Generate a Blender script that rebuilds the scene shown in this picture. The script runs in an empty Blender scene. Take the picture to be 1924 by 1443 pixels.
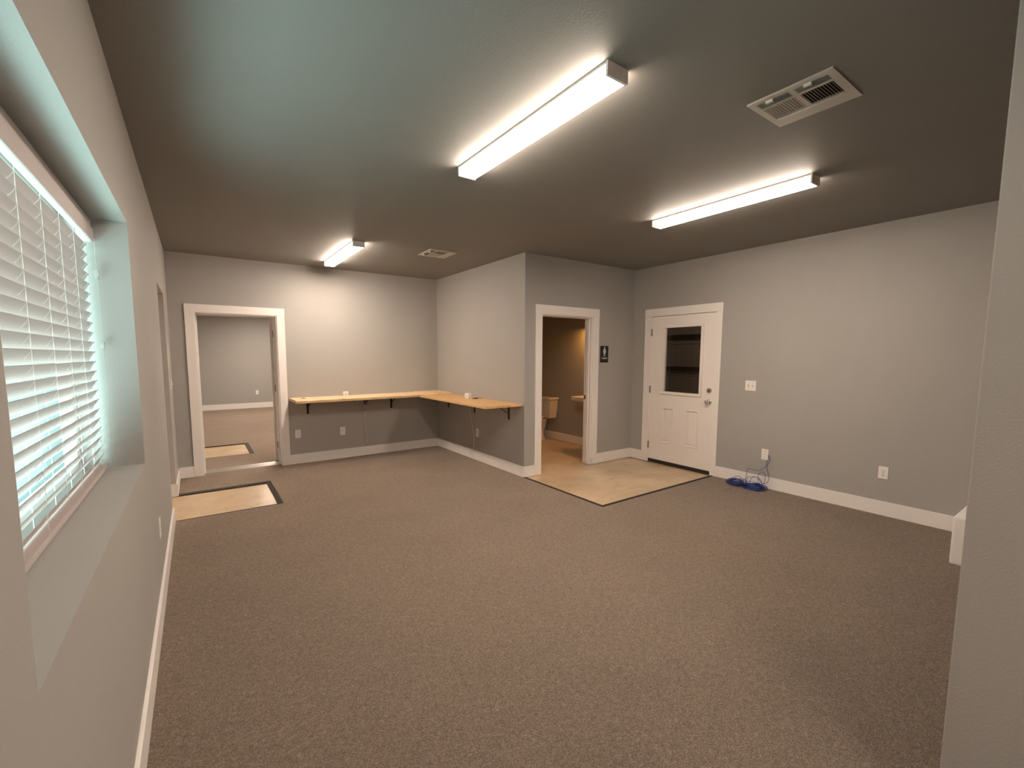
import bpy, bmesh, math, random
from mathutils import Vector, Matrix
random.seed(7)
PI = math.pi
C = bpy.context.scene.collection

# ------------------------------------------------------------------ room numbers (metres)
H = 2.72            # ceiling
YB = 6.496          # back wall
XC = 3.535          # side wall of the restroom block
YR = 4.185          # front wall of the restroom block
XD = 5.54           # right wall
YF = -3.00          # wall behind the camera
BB = 0.136          # baseboard height
T = 0.016           # trim thickness

# ------------------------------------------------------------------ node helpers
def mat(name):
    m = bpy.data.materials.new(name); m.use_nodes = True
    nt = m.node_tree; nt.nodes.clear()
    out = nt.nodes.new('ShaderNodeOutputMaterial')
    return m, nt, out

def N(nt, t, **kw):
    n = nt.nodes.new(t)
    for k, v in kw.items():
        if k in ('operation', 'blend_type', 'data_type', 'wave_type', 'bands_direction', 'feature', 'noise_dimensions', 'distance'):
            setattr(n, k, v)
        else:
            n.inputs[k].default_value = v
    return n

def principled(nt, out, col, rough=.5, metal=0., spec=.5):
    b = nt.nodes.new('ShaderNodeBsdfPrincipled')
    b.inputs['Base Color'].default_value = (*col, 1)
    b.inputs['Roughness'].default_value = rough
    b.inputs['Metallic'].default_value = metal
    b.inputs['Specular IOR Level'].default_value = spec
    nt.links.new(b.outputs[0], out.inputs[0])
    return b

def bump(nt, b, height, strength, dist=.002):
    bp = nt.nodes.new('ShaderNodeBump')
    bp.inputs['Strength'].default_value = strength
    bp.inputs['Distance'].default_value = dist
    nt.links.new(height, bp.inputs['Height'])
    nt.links.new(bp.outputs[0], b.inputs['Normal'])

def simple(name, col, rough=.5, metal=0., spec=.5, var=.04, scale=30, bs=0.):
    m, nt, out = mat(name)
    b = principled(nt, out, col, rough, metal, spec)
    geo = nt.nodes.new('ShaderNodeTexCoord')
    no = N(nt, 'ShaderNodeTexNoise', Scale=scale, Detail=3.)
    nt.links.new(geo.outputs['Object'], no.inputs['Vector'])
    mr = N(nt, 'ShaderNodeMapRange'); mr.inputs['To Min'].default_value = 1 - var; mr.inputs['To Max'].default_value = 1 + var
    nt.links.new(no.outputs['Fac'], mr.inputs['Value'])
    hsv = N(nt, 'ShaderNodeHueSaturation'); hsv.inputs['Color'].default_value = (*col, 1)
    nt.links.new(mr.outputs[0], hsv.inputs['Value'])
    nt.links.new(hsv.outputs[0], b.inputs['Base Color'])
    if bs: bump(nt, b, no.outputs['Fac'], bs)
    return m

def paint(name, col, scale=140, bs=.25, var=.05):
    """rolled wall paint: fine orange peel and a very slight mottling"""
    m, nt, out = mat(name)
    b = principled(nt, out, col, .62, 0, .35)
    tc = nt.nodes.new('ShaderNodeTexCoord')
    big = N(nt, 'ShaderNodeTexNoise', Scale=1.7, Detail=4.)
    fine = N(nt, 'ShaderNodeTexNoise', Scale=scale, Detail=3.)
    for n in (big, fine): nt.links.new(tc.outputs['Object'], n.inputs['Vector'])
    mr = N(nt, 'ShaderNodeMapRange'); mr.inputs['To Min'].default_value = 1 - var; mr.inputs['To Max'].default_value = 1 + var
    nt.links.new(big.outputs['Fac'], mr.inputs['Value'])
    hsv = N(nt, 'ShaderNodeHueSaturation'); hsv.inputs['Color'].default_value = (*col, 1)
    nt.links.new(mr.outputs[0], hsv.inputs['Value'])
    nt.links.new(hsv.outputs[0], b.inputs['Base Color'])
    bump(nt, b, fine.outputs['Fac'], bs, .0025)
    return m

def carpet_mat():
    m, nt, out = mat('carpet_pile')
    b = principled(nt, out, (.2, .15, .1), .95, 0, .1)
    b.inputs['Sheen Weight'].default_value = .25
    b.inputs['Sheen Roughness'].default_value = .6
    tc = nt.nodes.new('ShaderNodeTexCoord')
    mp = nt.nodes.new('ShaderNodeMapping'); mp.inputs['Rotation'].default_value = (0, 0, .6); mp.inputs['Scale'].default_value = (1, 1.35, 1)
    nt.links.new(tc.outputs['Object'], mp.inputs['Vector'])
    fine = N(nt, 'ShaderNodeTexNoise', Scale=165., Detail=7., Roughness=.92)
    mid = N(nt, 'ShaderNodeTexNoise', Scale=34., Detail=4., Roughness=.6)
    big = N(nt, 'ShaderNodeTexNoise', Scale=1.6, Detail=3.)
    for n in (fine, mid, big): nt.links.new(mp.outputs[0], n.inputs['Vector'])
    cr = nt.nodes.new('ShaderNodeValToRGB')
    e = cr.color_ramp.elements
    e[0].position = .40; e[0].color = (.050, .034, .021, 1)
    e[1].position = .60; e[1].color = (.60, .42, .30, 1)
    x = e.new(.5); x.color = (.235, .170, .115, 1)
    nt.links.new(fine.outputs['Fac'], cr.inputs['Fac'])
    m1 = N(nt, 'ShaderNodeMapRange'); m1.inputs['From Min'].default_value = .3; m1.inputs['From Max'].default_value = .7
    m1.inputs['To Min'].default_value = .82; m1.inputs['To Max'].default_value = 1.18
    nt.links.new(mid.outputs['Fac'], m1.inputs['Value'])
    m2 = N(nt, 'ShaderNodeMapRange'); m2.inputs['From Min'].default_value = .3; m2.inputs['From Max'].default_value = .7
    m2.inputs['To Min'].default_value = .94; m2.inputs['To Max'].default_value = 1.06
    nt.links.new(big.outputs['Fac'], m2.inputs['Value'])
    mu = N(nt, 'ShaderNodeMath', operation='MULTIPLY')
    nt.links.new(m1.outputs[0], mu.inputs[0]); nt.links.new(m2.outputs[0], mu.inputs[1])
    hsv = nt.nodes.new('ShaderNodeHueSaturation')
    nt.links.new(cr.outputs[0], hsv.inputs['Color']); nt.links.new(mu.outputs[0], hsv.inputs['Value'])
    nt.links.new(hsv.outputs[0], b.inputs['Base Color'])
    bump(nt, b, fine.outputs['Fac'], .9, .012)
    return m

def concrete_mat():
    m, nt, out = mat('sealed_concrete')
    b = principled(nt, out, (.4, .3, .19), .3, 0, .5)
    tc = nt.nodes.new('ShaderNodeTexCoord')
    big = N(nt, 'ShaderNodeTexNoise', Scale=1.3, Detail=6., Roughness=.6)
    sm = N(nt, 'ShaderNodeTexNoise', Scale=14., Detail=6., Roughness=.7)
    for n in (big, sm): nt.links.new(tc.outputs['Object'], n.inputs['Vector'])
    cr = nt.nodes.new('ShaderNodeValToRGB'); e = cr.color_ramp.elements
    e[0].position = .32; e[0].color = (.44, .325, .20, 1)
    e[1].position = .68; e[1].color = (.74, .565, .375, 1)
    nt.links.new(big.outputs['Fac'], cr.inputs['Fac'])
    mr = N(nt, 'ShaderNodeMapRange'); mr.inputs['To Min'].default_value = .84; mr.inputs['To Max'].default_value = 1.16
    nt.links.new(sm.outputs['Fac'], mr.inputs['Value'])
    hsv = nt.nodes.new('ShaderNodeHueSaturation')
    nt.links.new(cr.outputs[0], hsv.inputs['Color']); nt.links.new(mr.outputs[0], hsv.inputs['Value'])
    nt.links.new(hsv.outputs[0], b.inputs['Base Color'])
    rr = N(nt, 'ShaderNodeMapRange'); rr.inputs['To Min'].default_value = .2; rr.inputs['To Max'].default_value = .42
    nt.links.new(sm.outputs['Fac'], rr.inputs['Value']); nt.links.new(rr.outputs[0], b.inputs['Roughness'])
    return m

def wood_mat(name, c0, c1, rot=0., chip=False):
    m, nt, out = mat(name)
    b = principled(nt, out, c1, .5, 0, .4)
    tc = nt.nodes.new('ShaderNodeTexCoord')
    mp = nt.nodes.new('ShaderNodeMapping')
    mp.inputs['Rotation'].default_value = (0, 0, rot); mp.inputs['Scale'].default_value = (1.2, 16, 6)
    nt.links.new(tc.outputs['Object'], mp.inputs['Vector'])
    g = N(nt, 'ShaderNodeTexNoise', Scale=4. if not chip else 9., Detail=5., Roughness=.6, Distortion=.6)
    nt.links.new(mp.outputs[0], g.inputs['Vector'])
    cr = nt.nodes.new('ShaderNodeValToRGB'); e = cr.color_ramp.elements
    e[0].position = .33; e[0].color = (*c0, 1); e[1].position = .62; e[1].color = (*c1, 1)
    nt.links.new(g.outputs['Fac'], cr.inputs['Fac'])
    nt.links.new(cr.outputs[0], b.inputs['Base Color'])
    return m

def glass_mat(name, tint):
    m, nt, out = mat(name)
    tr = nt.nodes.new('ShaderNodeBsdfTransparent'); tr.inputs[0].default_value = (*tint, 1)
    gl = nt.nodes.new('ShaderNodeBsdfGlossy'); gl.inputs['Roughness'].default_value = .02
    fr = nt.nodes.new('ShaderNodeFresnel'); fr.inputs[0].default_value = 1.45
    mx = nt.nodes.new('ShaderNodeMixShader')
    geo = nt.nodes.new('ShaderNodeNewGeometry')           # reflect once, at the face the ray enters by
    inv = N(nt, 'ShaderNodeMath', operation='SUBTRACT'); inv.inputs[0].default_value = 1.
    nt.links.new(geo.outputs['Backfacing'], inv.inputs[1])
    mul = N(nt, 'ShaderNodeMath', operation='MULTIPLY')
    nt.links.new(fr.outputs[0], mul.inputs[0]); nt.links.new(inv.outputs[0], mul.inputs[1])
    nt.links.new(mul.outputs[0], mx.inputs[0]); nt.links.new(tr.outputs[0], mx.inputs[1]); nt.links.new(gl.outputs[0], mx.inputs[2])
    nt.links.new(mx.outputs[0], out.inputs[0])
    return m

LAMP_COL = (1.0, .825, .68)
LAMP = 84.0
def lens_mat(k=1.):
    """lit prismatic acrylic: gives off light, fine ribs along its length"""
    m, nt, out = mat('lit_diffuser')
    em = nt.nodes.new('ShaderNodeEmission'); em.inputs['Color'].default_value = (*LAMP_COL, 1)
    tc = nt.nodes.new('ShaderNodeTexCoord')
    wv = N(nt, 'ShaderNodeTexWave', bands_direction='X', Scale=60.)
    nt.links.new(tc.outputs['Object'], wv.inputs['Vector'])
    mr = N(nt, 'ShaderNodeMapRange'); mr.inputs['To Min'].default_value = LAMP * k * .92; mr.inputs['To Max'].default_value = LAMP * k * 1.08
    nt.links.new(wv.outputs['Fac'], mr.inputs['Value'])
    # the tubes sit above the bottom panel: the low side walls of the diffuser give off less light than the bottom
    geo = nt.nodes.new('ShaderNodeNewGeometry'); sx = nt.nodes.new('ShaderNodeSeparateXYZ'); nt.links.new(geo.outputs['Normal'], sx.inputs[0])
    ab = N(nt, 'ShaderNodeMath', operation='ABSOLUTE'); nt.links.new(sx.outputs['Z'], ab.inputs[0])
    sd = N(nt, 'ShaderNodeMapRange'); sd.inputs['To Min'].default_value = .26; sd.inputs['To Max'].default_value = 1.
    nt.links.new(ab.outputs[0], sd.inputs['Value'])
    ml = N(nt, 'ShaderNodeMath', operation='MULTIPLY'); nt.links.new(mr.outputs[0], ml.inputs[0]); nt.links.new(sd.outputs[0], ml.inputs[1])
    nt.links.new(ml.outputs[0], em.inputs['Strength'])
    nt.links.new(em.outputs[0], out.inputs[0])
    return m

M = {}
M['wall'] = paint('grey_wall_paint', (.395, .380, .357))
M['ceiling'] = paint('dimmed_grey_ceiling', (.245, .234, .217), 90, .3)  # same grey as the walls, darkened to hold the ceiling's dimness in its colour
M['trim'] = simple('white_trim_paint', (.86, .82, .785), .38, var=.02, scale=4)
M['carpet'] = carpet_mat()
M['concrete'] = concrete_mat()
M['strip'] = simple('dark_rubber_strip', (.022, .016, .012), .8)
M['darkstrip'] = simple('worn_dark_edging', (.042, .035, .028), .8)
M['crack'] = simple('crack_dirt', (.22, .15, .085), .9)
M['alu'] = simple('brushed_aluminium', (.72, .70, .66), .32, 1., var=.08, scale=80)
M['plate'] = simple('white_plastic', (.87, .84, .79), .35, var=.015)
M['slot'] = simple('socket_slot', (.05, .045, .04), .6)
M['plyA'] = wood_mat('plywood_face', (.70, .48, .26), (.92, .70, .44))
M['plyB'] = wood_mat('chipboard_face', (.52, .30, .125), (.78, .50, .24), PI / 2, True)
M['plyedge'] = wood_mat('plywood_edge', (.50, .32, .15), (.74, .53, .31))
M['glue'] = simple('dark_glue_line', (.25, .15, .07), .7)
M['iron'] = simple('black_iron', (.022, .020, .018), .45, .3)
M['cord'] = simple('white_cord', (.60, .58, .53), .5)
M['blue'] = simple('blue_cable_jacket', (.004, .03, .24), .35, var=.25, scale=60)
M['bluegrey'] = simple('blue_grey_cable_jacket', (.035, .075, .18), .38, var=.2, scale=60)
M['chrome'] = simple('satin_chrome', (.62, .60, .57), .16, 1., var=.03)
M['hinge'] = simple('nickel_hinge', (.36, .34, .31), .35, .9)
M['black'] = simple('black_sign_plastic', (.010, .010, .010), .35)
M['signwhite'] = simple('white_raised_print', (.62, .62, .60), .45, var=.01)
M['porcelain'] = simple('white_porcelain', (.72, .66, .58), .12, var=.02, spec=.6)
M['door'] = simple('white_door_paint', (.86, .81, .77), .34, var=.015, scale=5)
M['slat'] = simple('white_blind_slat', (.49, .425, .410), .45, var=.02)
M['blindcord'] = simple('white_blind_cord', (.80, .78, .76), .6)
M['clear'] = simple('clear_plastic_clip', (.55, .58, .56), .25)
M['vinyl'] = simple('white_window_vinyl', (.88, .88, .86), .35)
M['glass'] = glass_mat('window_glass', (.93, .97, .95))
M['doorglass'] = glass_mat('tinted_door_glass', (.80, .78, .74))
M['vent'] = simple('white_enamelled_steel', (.60, .56, .50), .4, var=.03)
M['duct'] = simple('black_duct_shade', (.012, .012, .012), .8)
M['housing'] = simple('white_lamp_housing', (.62, .56, .50), .4)
M['endcap'] = simple('white_end_cap', (.90, .86, .82), .45)
M['lens'] = lens_mat()
M['lens_boost'] = lens_mat(1.25)
M['garage'] = simple('garage_wall', (.20, .17, .14), .8)
M['garagedoor'] = simple('brown_garage_door', (.22, .175, .14), .55)

# ------------------------------------------------------------------ mesh helpers
def box(bm, x0, x1, y0, y1, z0, z1, bev=0., seg=2):
    r = bmesh.ops.create_cube(bm, size=1)
    vs = r['verts']
    for v in vs:
        v.co = Vector(((x0 + x1) / 2 + v.co.x * (x1 - x0), (y0 + y1) / 2 + v.co.y * (y1 - y0), (z0 + z1) / 2 + v.co.z * (z1 - z0)))
    if bev:
        es = list({e for v in vs for e in v.link_edges})
        bmesh.ops.bevel(bm, geom=es, offset=bev, segments=seg, profile=.7, affect='EDGES')
    return bm

def cyl(bm, p, axis, r, h, seg=24, r2=None):
    """cylinder/cone starting at p running h along axis"""
    a = Vector(axis).normalized()
    q = a.to_track_quat('Z', 'Y').to_matrix().to_4x4()
    mtx = Matrix.Translation(Vector(p) + a * h / 2) @ q
    bmesh.ops.create_cone(bm, cap_ends=True, segments=seg, radius1=r, radius2=r if r2 is None else r2, depth=h, matrix=mtx)
    return bm

def lathe(bm, prof, p=(0, 0, 0), axis=(0, 0, 1), seg=32, sx=1., sy=1.):
    """prof = [(radius, height)...] turned about axis"""
    q = Vector(axis).normalized().to_track_quat('Z', 'Y').to_matrix()
    rings = []
    for r, z in prof:
        rings.append([bm.verts.new(Vector(p) + q @ Vector((r * sx * math.cos(2 * PI * k / seg), r * sy * math.sin(2 * PI * k / seg), z))) for k in range(seg)])
    for a, b in zip(rings, rings[1:]):
        for k in range(seg):
            bm.faces.new((a[k], a[(k + 1) % seg], b[(k + 1) % seg], b[k]))
    bm.faces.new(rings[0][::-1]); bm.faces.new(rings[-1])
    return bm

def loft(bm, rings):
    """rings: list of lists of points, same count, closed"""
    R = [[bm.verts.new(Vector(q)) for q in r] for r in rings]
    n = len(R[0])
    for a, b in zip(R, R[1:]):
        for k in range(n):
            bm.faces.new((a[k], a[(k + 1) % n], b[(k + 1) % n], b[k]))
    bm.faces.new(R[0][::-1]); bm.faces.new(R[-1])
    return bm

def catmull(P, n=8, closed=False):
    P = [Vector(p) for p in P]; out = []
    m = len(P)
    rng = range(m) if closed else range(m - 1)
    for i in rng:
        p0 = P[(i - 1) % m] if closed or i > 0 else P[0]
        p1 = P[i]; p2 = P[(i + 1) % m]
        p3 = P[(i + 2) % m] if closed or i + 2 < m else P[-1]
        for k in range(n):
            t = k / n
            out.append(.5 * ((2 * p1) + (-p0 + p2) * t + (2 * p0 - 5 * p1 + 4 * p2 - p3) * t * t + (-p0 + 3 * p1 - 3 * p2 + p3) * t ** 3))
    if not closed: out.append(P[-1])
    return out

def tube(bm, pts, r, seg=8, closed=False):
    pts = [Vector(p) for p in pts]; n = len(pts); rings = []
    up = None
    for i, p in enumerate(pts):
        a = pts[(i - 1) % n] if closed or i > 0 else p
        b = pts[(i + 1) % n] if closed or i < n - 1 else p
        t = (b - a).normalized()
        if up is None:
            up = t.orthogonal().normalized()
        up = (up - t * up.dot(t))
        up = up.normalized() if up.length > 1e-6 else t.orthogonal().normalized()
        s = t.cross(up)
        rings.append([bm.verts.new(p + (up * math.cos(2 * PI * k / seg) + s * math.sin(2 * PI * k / seg)) * r) for k in range(seg)])
    for i in range(n if closed else n - 1):
        a, b = rings[i], rings[(i + 1) % n]
        for k in range(seg):
            bm.faces.new((a[k], a[(k + 1) % seg], b[(k + 1) % seg], b[k]))
    if not closed:
        bm.faces.new(rings[0][::-1]); bm.faces.new(rings[-1])
    return bm

def B(): return bmesh.new()

def obj(name, bm, m, parent=None, smooth=False, loc=None):
    bmesh.ops.recalc_face_normals(bm, faces=bm.faces[:])
    me = bpy.data.meshes.new(name); bm.to_mesh(me); bm.free()
    me.materials.append(m)
    if smooth:
        for p in me.polygons: p.use_smooth = True
        me.set_sharp_from_angle(angle=math.radians(38))
    o = bpy.data.objects.new(name, me); C.objects.link(o)
    if parent: o.parent = parent
    if loc: o.location = loc
    return o

def tag(o, label, cat, group=None):
    o['label'] = label; o['category'] = cat
    if group: o['group'] = group
    return o

def thing(name, label, cat, loc=(0, 0, 0), rz=0., group=None):
    o = bpy.data.objects.new(name, None); C.objects.link(o)
    o.empty_display_size = .1
    o.location = loc; o.rotation_euler = (0, 0, rz)
    return tag(o, label, cat, group)

def struct(name, bm, m, label=None, parent=None, smooth=False):
    o = obj(name, bm, m, parent, smooth)
    if parent is None: o['kind'] = 'structure'
    if label: o['label'] = label
    return o

def sroot(name, label, loc=(0, 0, 0), rz=0.):
    o = bpy.data.objects.new(name, None); C.objects.link(o)
    o.location = loc; o.rotation_euler = (0, 0, rz)
    o['kind'] = 'structure'; o['label'] = label
    return o

def dup(root, loc, rz, label, group=None):
    r = root.copy(); C.objects.link(r); r.location = loc; r.rotation_euler = (0, 0, rz); r['label'] = label
    if group: r['group'] = group
    for ch in list(root.children):
        c = ch.copy(); C.objects.link(c); c.parent = r
        for g in list(ch.children):
            d = g.copy(); C.objects.link(d); d.parent = c
    return r

def slab(axis, lo, hi, u0, u1, v0, v1, holes=()):
    """wall/floor slab with rectangular holes. axis = the thin axis; u,v = the other two in xyz order"""
    bm = B()
    us = sorted({u0, u1, *[q for h in holes for q in h[:2] if u0 < q < u1]})
    vs = sorted({v0, v1, *[q for h in holes for q in h[2:] if v0 < q < v1]})
    def solid(i, j):
        if not (0 <= i < len(us) - 1 and 0 <= j < len(vs) - 1): return False
        cu, cv = (us[i] + us[i + 1]) / 2, (vs[j] + vs[j + 1]) / 2
        return not any(h[0] < cu < h[1] and h[2] < cv < h[3] for h in holes)
    cache = {}
    def P(w, u, v):
        k = (w, u, v)
        if k not in cache:
            c = {'x': (w, u, v), 'y': (u, w, v), 'z': (u, v, w)}[axis]
            cache[k] = bm.verts.new(c)
        return cache[k]
    for i in range(len(us) - 1):
        for j in range(len(vs) - 1):
            if not solid(i, j): continue
            a, b, c, d = us[i], us[i + 1], vs[j], vs[j + 1]
            for w in (lo, hi): bm.faces.new((P(w, a, c), P(w, b, c), P(w, b, d), P(w, a, d)))
            for (di, dj, e) in ((-1, 0, ((a, c), (a, d))), (1, 0, ((b, c), (b, d))), (0, -1, ((a, c), (b, c))), (0, 1, ((a, d), (b, d)))):
                if not solid(i + di, j + dj):
                    (ua, va), (ub, vb) = e
                    bm.faces.new((P(lo, ua, va), P(lo, ub, vb), P(hi, ub, vb), P(hi, ua, va)))
    return bm

# ------------------------------------------------------------------ shell
WN, WF, WS, WT = .972, 2.834, .953, 2.151      # window recess in the left wall
ON, OF, OT = 4.81, 5.70, 2.135                 # outer doorway in the left wall
DL, DR, DT = .25, 1.167, 2.033                 # doorway to the next room
YB2 = YB + .30
RL, RR, RT = 3.792, 4.694, 2.02                # restroom doorway
EL, ER, ET = 3.874, 2.940, 2.045               # white door (far, near)
YFAR = 14.2
XFAR = 5.2

struct('wall_left', slab('x', -.30, 0, YF, YB, 0, H, [(WN, WF, WS, WT), (ON, OF, 0, OT)]), M['wall'])
struct('wall_back', slab('y', YB, YB2, -.30, XD + .15, 0, H, [(DL, DR, 0, DT)]), M['wall'])
struct('wall_side', slab('x', XC, XC + .12, YR, YB, 0, H), M['wall'])
struct('wall_restroom', slab('y', YR, YR + .12, XC + .12, XD, 0, H, [(RL, RR, 0, RT)]), M['wall'])
struct('wall_right', slab('x', XD, XD + .15, YF, YB, 0, H, [(ER, EL, 0, ET)]), M['wall'])
struct('wall_front', slab('y', YF - .15, YF, -.30, XD + .15, 0, H), M['wall'])
bm = B(); box(bm, 2.115, 2.245, YF, .258, 0, H, .004)
struct('wall_hall', bm, M['wall'])
struct('ceiling', slab('z', H, H + .12, -.30, XD + .15, YF - .15, YFAR + .15), M['ceiling'])
struct('wall_far_left', slab('x', -.30, 0, YB2, YFAR, 0, H), M['wall'])
struct('wall_far_back', slab('y', YFAR, YFAR + .15, -.30, XD + .15, 0, H), M['wall'])
struct('wall_far_right', slab('x', XFAR, XFAR + .15, YB2, YFAR, 0, H), M['wall'])

floor = struct('floor', slab('z', -.12, -.006, -.30, XD + .15, YF - .15, YFAR + .15), M['concrete'], 'sealed tan concrete slab showing where the carpet stops')
PX, PY0, PY1 = .864, 4.815, 5.69
F0, F1 = 7.58, 8.49
PT = 2.913
cp = obj('carpet', slab('z', -.006, .004, 0, XD, YF, YB,
        [(XC, XD, PT, YB + 1), (-1, PX + .048, PY0 - .012, PY1 + .075)]), M['carpet'], floor)
cp['label'] = 'brown cut pile carpet'
cp2 = obj('carpet', slab('z', -.006, .004, 0, XFAR, YB2 - .01, YFAR, [(-1, PX + .055, F0 - .012, F1 + .045)]), M['carpet'], floor)
cp3 = obj('carpet', slab('z', -.006, .004, DL, DR, YB, YB + .085), M['carpet'], floor)
cp2['label'] = 'brown carpet of the room beyond'; cp3['label'] = 'carpet in the doorway'

bm = B()
rc = random.Random(4)
for P in ([(3.60, 3.07), (3.72, 3.11), (3.84, 3.144), (3.99, 3.18), (4.13, 3.153), (4.26, 3.165), (4.40, 3.142)], [(4.98, 3.175), (5.12, 3.15), (5.36, 3.135)], [(4.05, 3.17), (4.12, 3.27), (4.25, 3.33)]):
    pts = catmull([(x, y, -.0058) for x, y in P], 6)
    pts = [p + Vector((rc.uniform(-.004, .004), rc.uniform(-.004, .004), 0)) for p in pts]
    tube(bm, pts, .0009, 4)
o = obj('crack', bm, M['crack'], floor); o['label'] = 'hairline cracks in the big concrete patch'
# dark edging round the bare patches
bm = B(); box(bm, XC - .018, XC + .014, PT - .018, YR - .02, -.006, .008, .002)
struct('trim_1', bm, M['strip'], 'dark edging along the left side of the big concrete patch')
bm = B(); box(bm, XC + .014, XD - .03, PT - .018, PT + .014, -.006, .008, .002)
struct('trim_2', bm, M['strip'], 'dark edging along the near side of the big concrete patch')
bm = B(); box(bm, 0, PX + .048, PY1, PY1 + .075, -.006, .006, .002)
struct('trim_3', bm, M['strip'], 'wide black edging on the far side of the small left patch')
bm = B()
for k in range(4): box(bm, PX + .012 * k, PX + .010 + .012 * k, PY0 - .012, PY1 + .001, -.006, .006 + (.002 if k in (0, 3) else 0), .001)
struct('trim_4', bm, M['darkstrip'], 'ribbed dark edging at the right end of the small left patch')
bm = B(); box(bm, 0, PX, PY0 - .012, PY0, -.006, .006, .001)
struct('trim_5', bm, M['strip'], 'thin dark edging on the near side of the small left patch')
bm = B(); box(bm, 0, PX + .055, F1, F1 + .045, -.006, .006, .001)
struct('trim_6', bm, M['strip'], 'dark edging on the far side of the patch seen through the doorway')
bm = B(); box(bm, PX, PX + .055, F0 - .012, F1, -.006, .006, .001)
struct('trim_7', bm, M['darkstrip'], 'dark edging at the right end of the patch seen through the doorway')
bm = B(); box(bm, 0, PX, F0 - .012, F0, -.006, .006, .001)
struct('trim_8', bm, M['strip'], 'thin dark edging on the near side of the patch seen through the doorway')

# baseboards
def base(name, x0, x1, y0, y1, h=BB, label=None):
    bm = B(); box(bm, x0, x1, y0, y1, 0, h, .004)
    return struct(name, bm, M['trim'], label)
base('baseboard_left', 0, T, YF, ON, label='white baseboard under the window wall')
base('baseboard_left', 0, T, OF - T, YB, label='short white baseboard between outer doorway and corner')
base('baseboard_left', -.28, 0, OF - T, OF, label='white baseboard returning into the outer doorway')
base('baseboard_back', T, DL - .092, YB - T, YB, label='short white baseboard left of the doorway casing')
base('baseboard_back', DR + .089, XC, YB - T, YB, label='white baseboard under the wooden shelf, back wall')
base('baseboard_side', XC - T, XC, YR - T, YB - T, label='white baseboard under the shelf on the restroom block')
base('baseboard_restroom', XC, RL - .10, YR - T, YR, label='short white baseboard left of the restroom casing')
base('baseboard_restroom', RR + .113, XD, YR - T, YR, label='white baseboard under the restroom sign')
base('baseboard_right', XD - T, XD, EL + .096, YR - T, label='short white baseboard left of the white door')
base('baseboard_right', XD - T, XD, YF, ER - .068, label='long white baseboard right of the white door')
base('baseboard_bath', XD - T, XD, YR + .12, YB, label='white baseboard inside the restroom')
base('baseboard_bath', XC + .12, XD - T, YB - T, YB, label='white baseboard on the restroom back wall')
base('baseboard_far', T, XFAR, YFAR - T, YFAR, .15, label='white baseboard across the far room')
base('baseboard_far', 0, T, YB2, YFAR, label='white baseboard at the left of the far room')
base('baseboard_hall', 2.115 - T, 2.115, YF, .258, label='white baseboard on the near partition')

# low white boxed ledge near the right wall
bm = B(); box(bm, 4.683, XD - .0, -.9, .672, .004, .357, .02, 4)
struct('trim_9', bm, M['trim'], 'low white boxed-in ledge with rounded edge at the right wall', smooth=True)

# ------------------------------------------------------------------ casing helper (flat stock, head over legs)
def casing_local(root, x0, x1, top, w0, w1, wt, y=0., t=.018, m='trim'):
    """casing round an opening x0..x1, z<top, on plane y (front face towards -y)"""
    for a, b in ((x0 - w0, x0 + .006), (x1 - .006, x1 + w1)):
        bm = B(); box(bm, a, b, y - t, y, 0, top - .006, .002); obj('casing', bm, M[m], root)
    bm = B(); box(bm, x0 - w0 - .002, x1 + w1 + .002, y - t - .001, y, top - .0055, top + wt, .002); obj('casing', bm, M[m], root)

def butt_hinge(name, root, x, y, z, mt='hinge', ax='z'):
    bm = B()
    box(bm, x - .003, x + .003, y - .02, y + .02, z - .045, z + .045, .001)
    cyl(bm, (x, y - .022, z - .048), (0, 0, 1), .007, .096, 12)
    return obj(name, bm, M[mt], root, True)

# door_1: cased doorway into the next room
d1 = sroot('door_1', 'white cased doorway open to the next carpeted room')
casing_local(d1, DL, DR, DT, .092, .089, .092, YB)
casing_local(d1, DL, DR, DT, .092, .089, .092, YB2 + .018)
bm = B()
box(bm, DL, DL + .018, YB - .004, YB2 + .004, 0, DT, .002)
box(bm, DR - .018, DR, YB - .004, YB2 + .004, 0, DT, .002)
box(bm, DL + .018, DR - .018, YB - .004, YB2 + .004, DT - .018, DT, .002)
obj('door_jamb', bm, M['trim'], d1)
bm = B()
for a, b, c, d in ((DL + .018, DL + .03, 0, DT - .018), (DR - .03, DR - .018, 0, DT - .018), (DL + .03, DR - .03, DT - .03, DT - .018)):
    box(bm, a, b, YB + .11, YB + .15, c, d, .002)
obj('door_stop', bm, M['trim'], d1)
bm = B()
box(bm, DL + .018, DR - .018, YB + .085, YB2 - .01, -.002, .008, .003)
for k in range(6): box(bm, DL + .018, DR - .018, YB + .10 + .028 * k, YB + .112 + .028 * k, .008, .011, .001)
o = obj('threshold', bm, M['alu'], d1); o['label'] = 'silver aluminium threshold'
bm = B(); box(bm, DR - .05, DR + .86, YB2 + .024, YB2 + .066, .015, DT - .02, .002)
o = obj('door_leaf', bm, M['trim'], d1)
for z in (.25, 1.05, 1.80):
    h = butt_hinge('hinge', d1, DR - .024, YB2 - .02, z); h['label'] = 'metal hinge on the right jamb'

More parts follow.
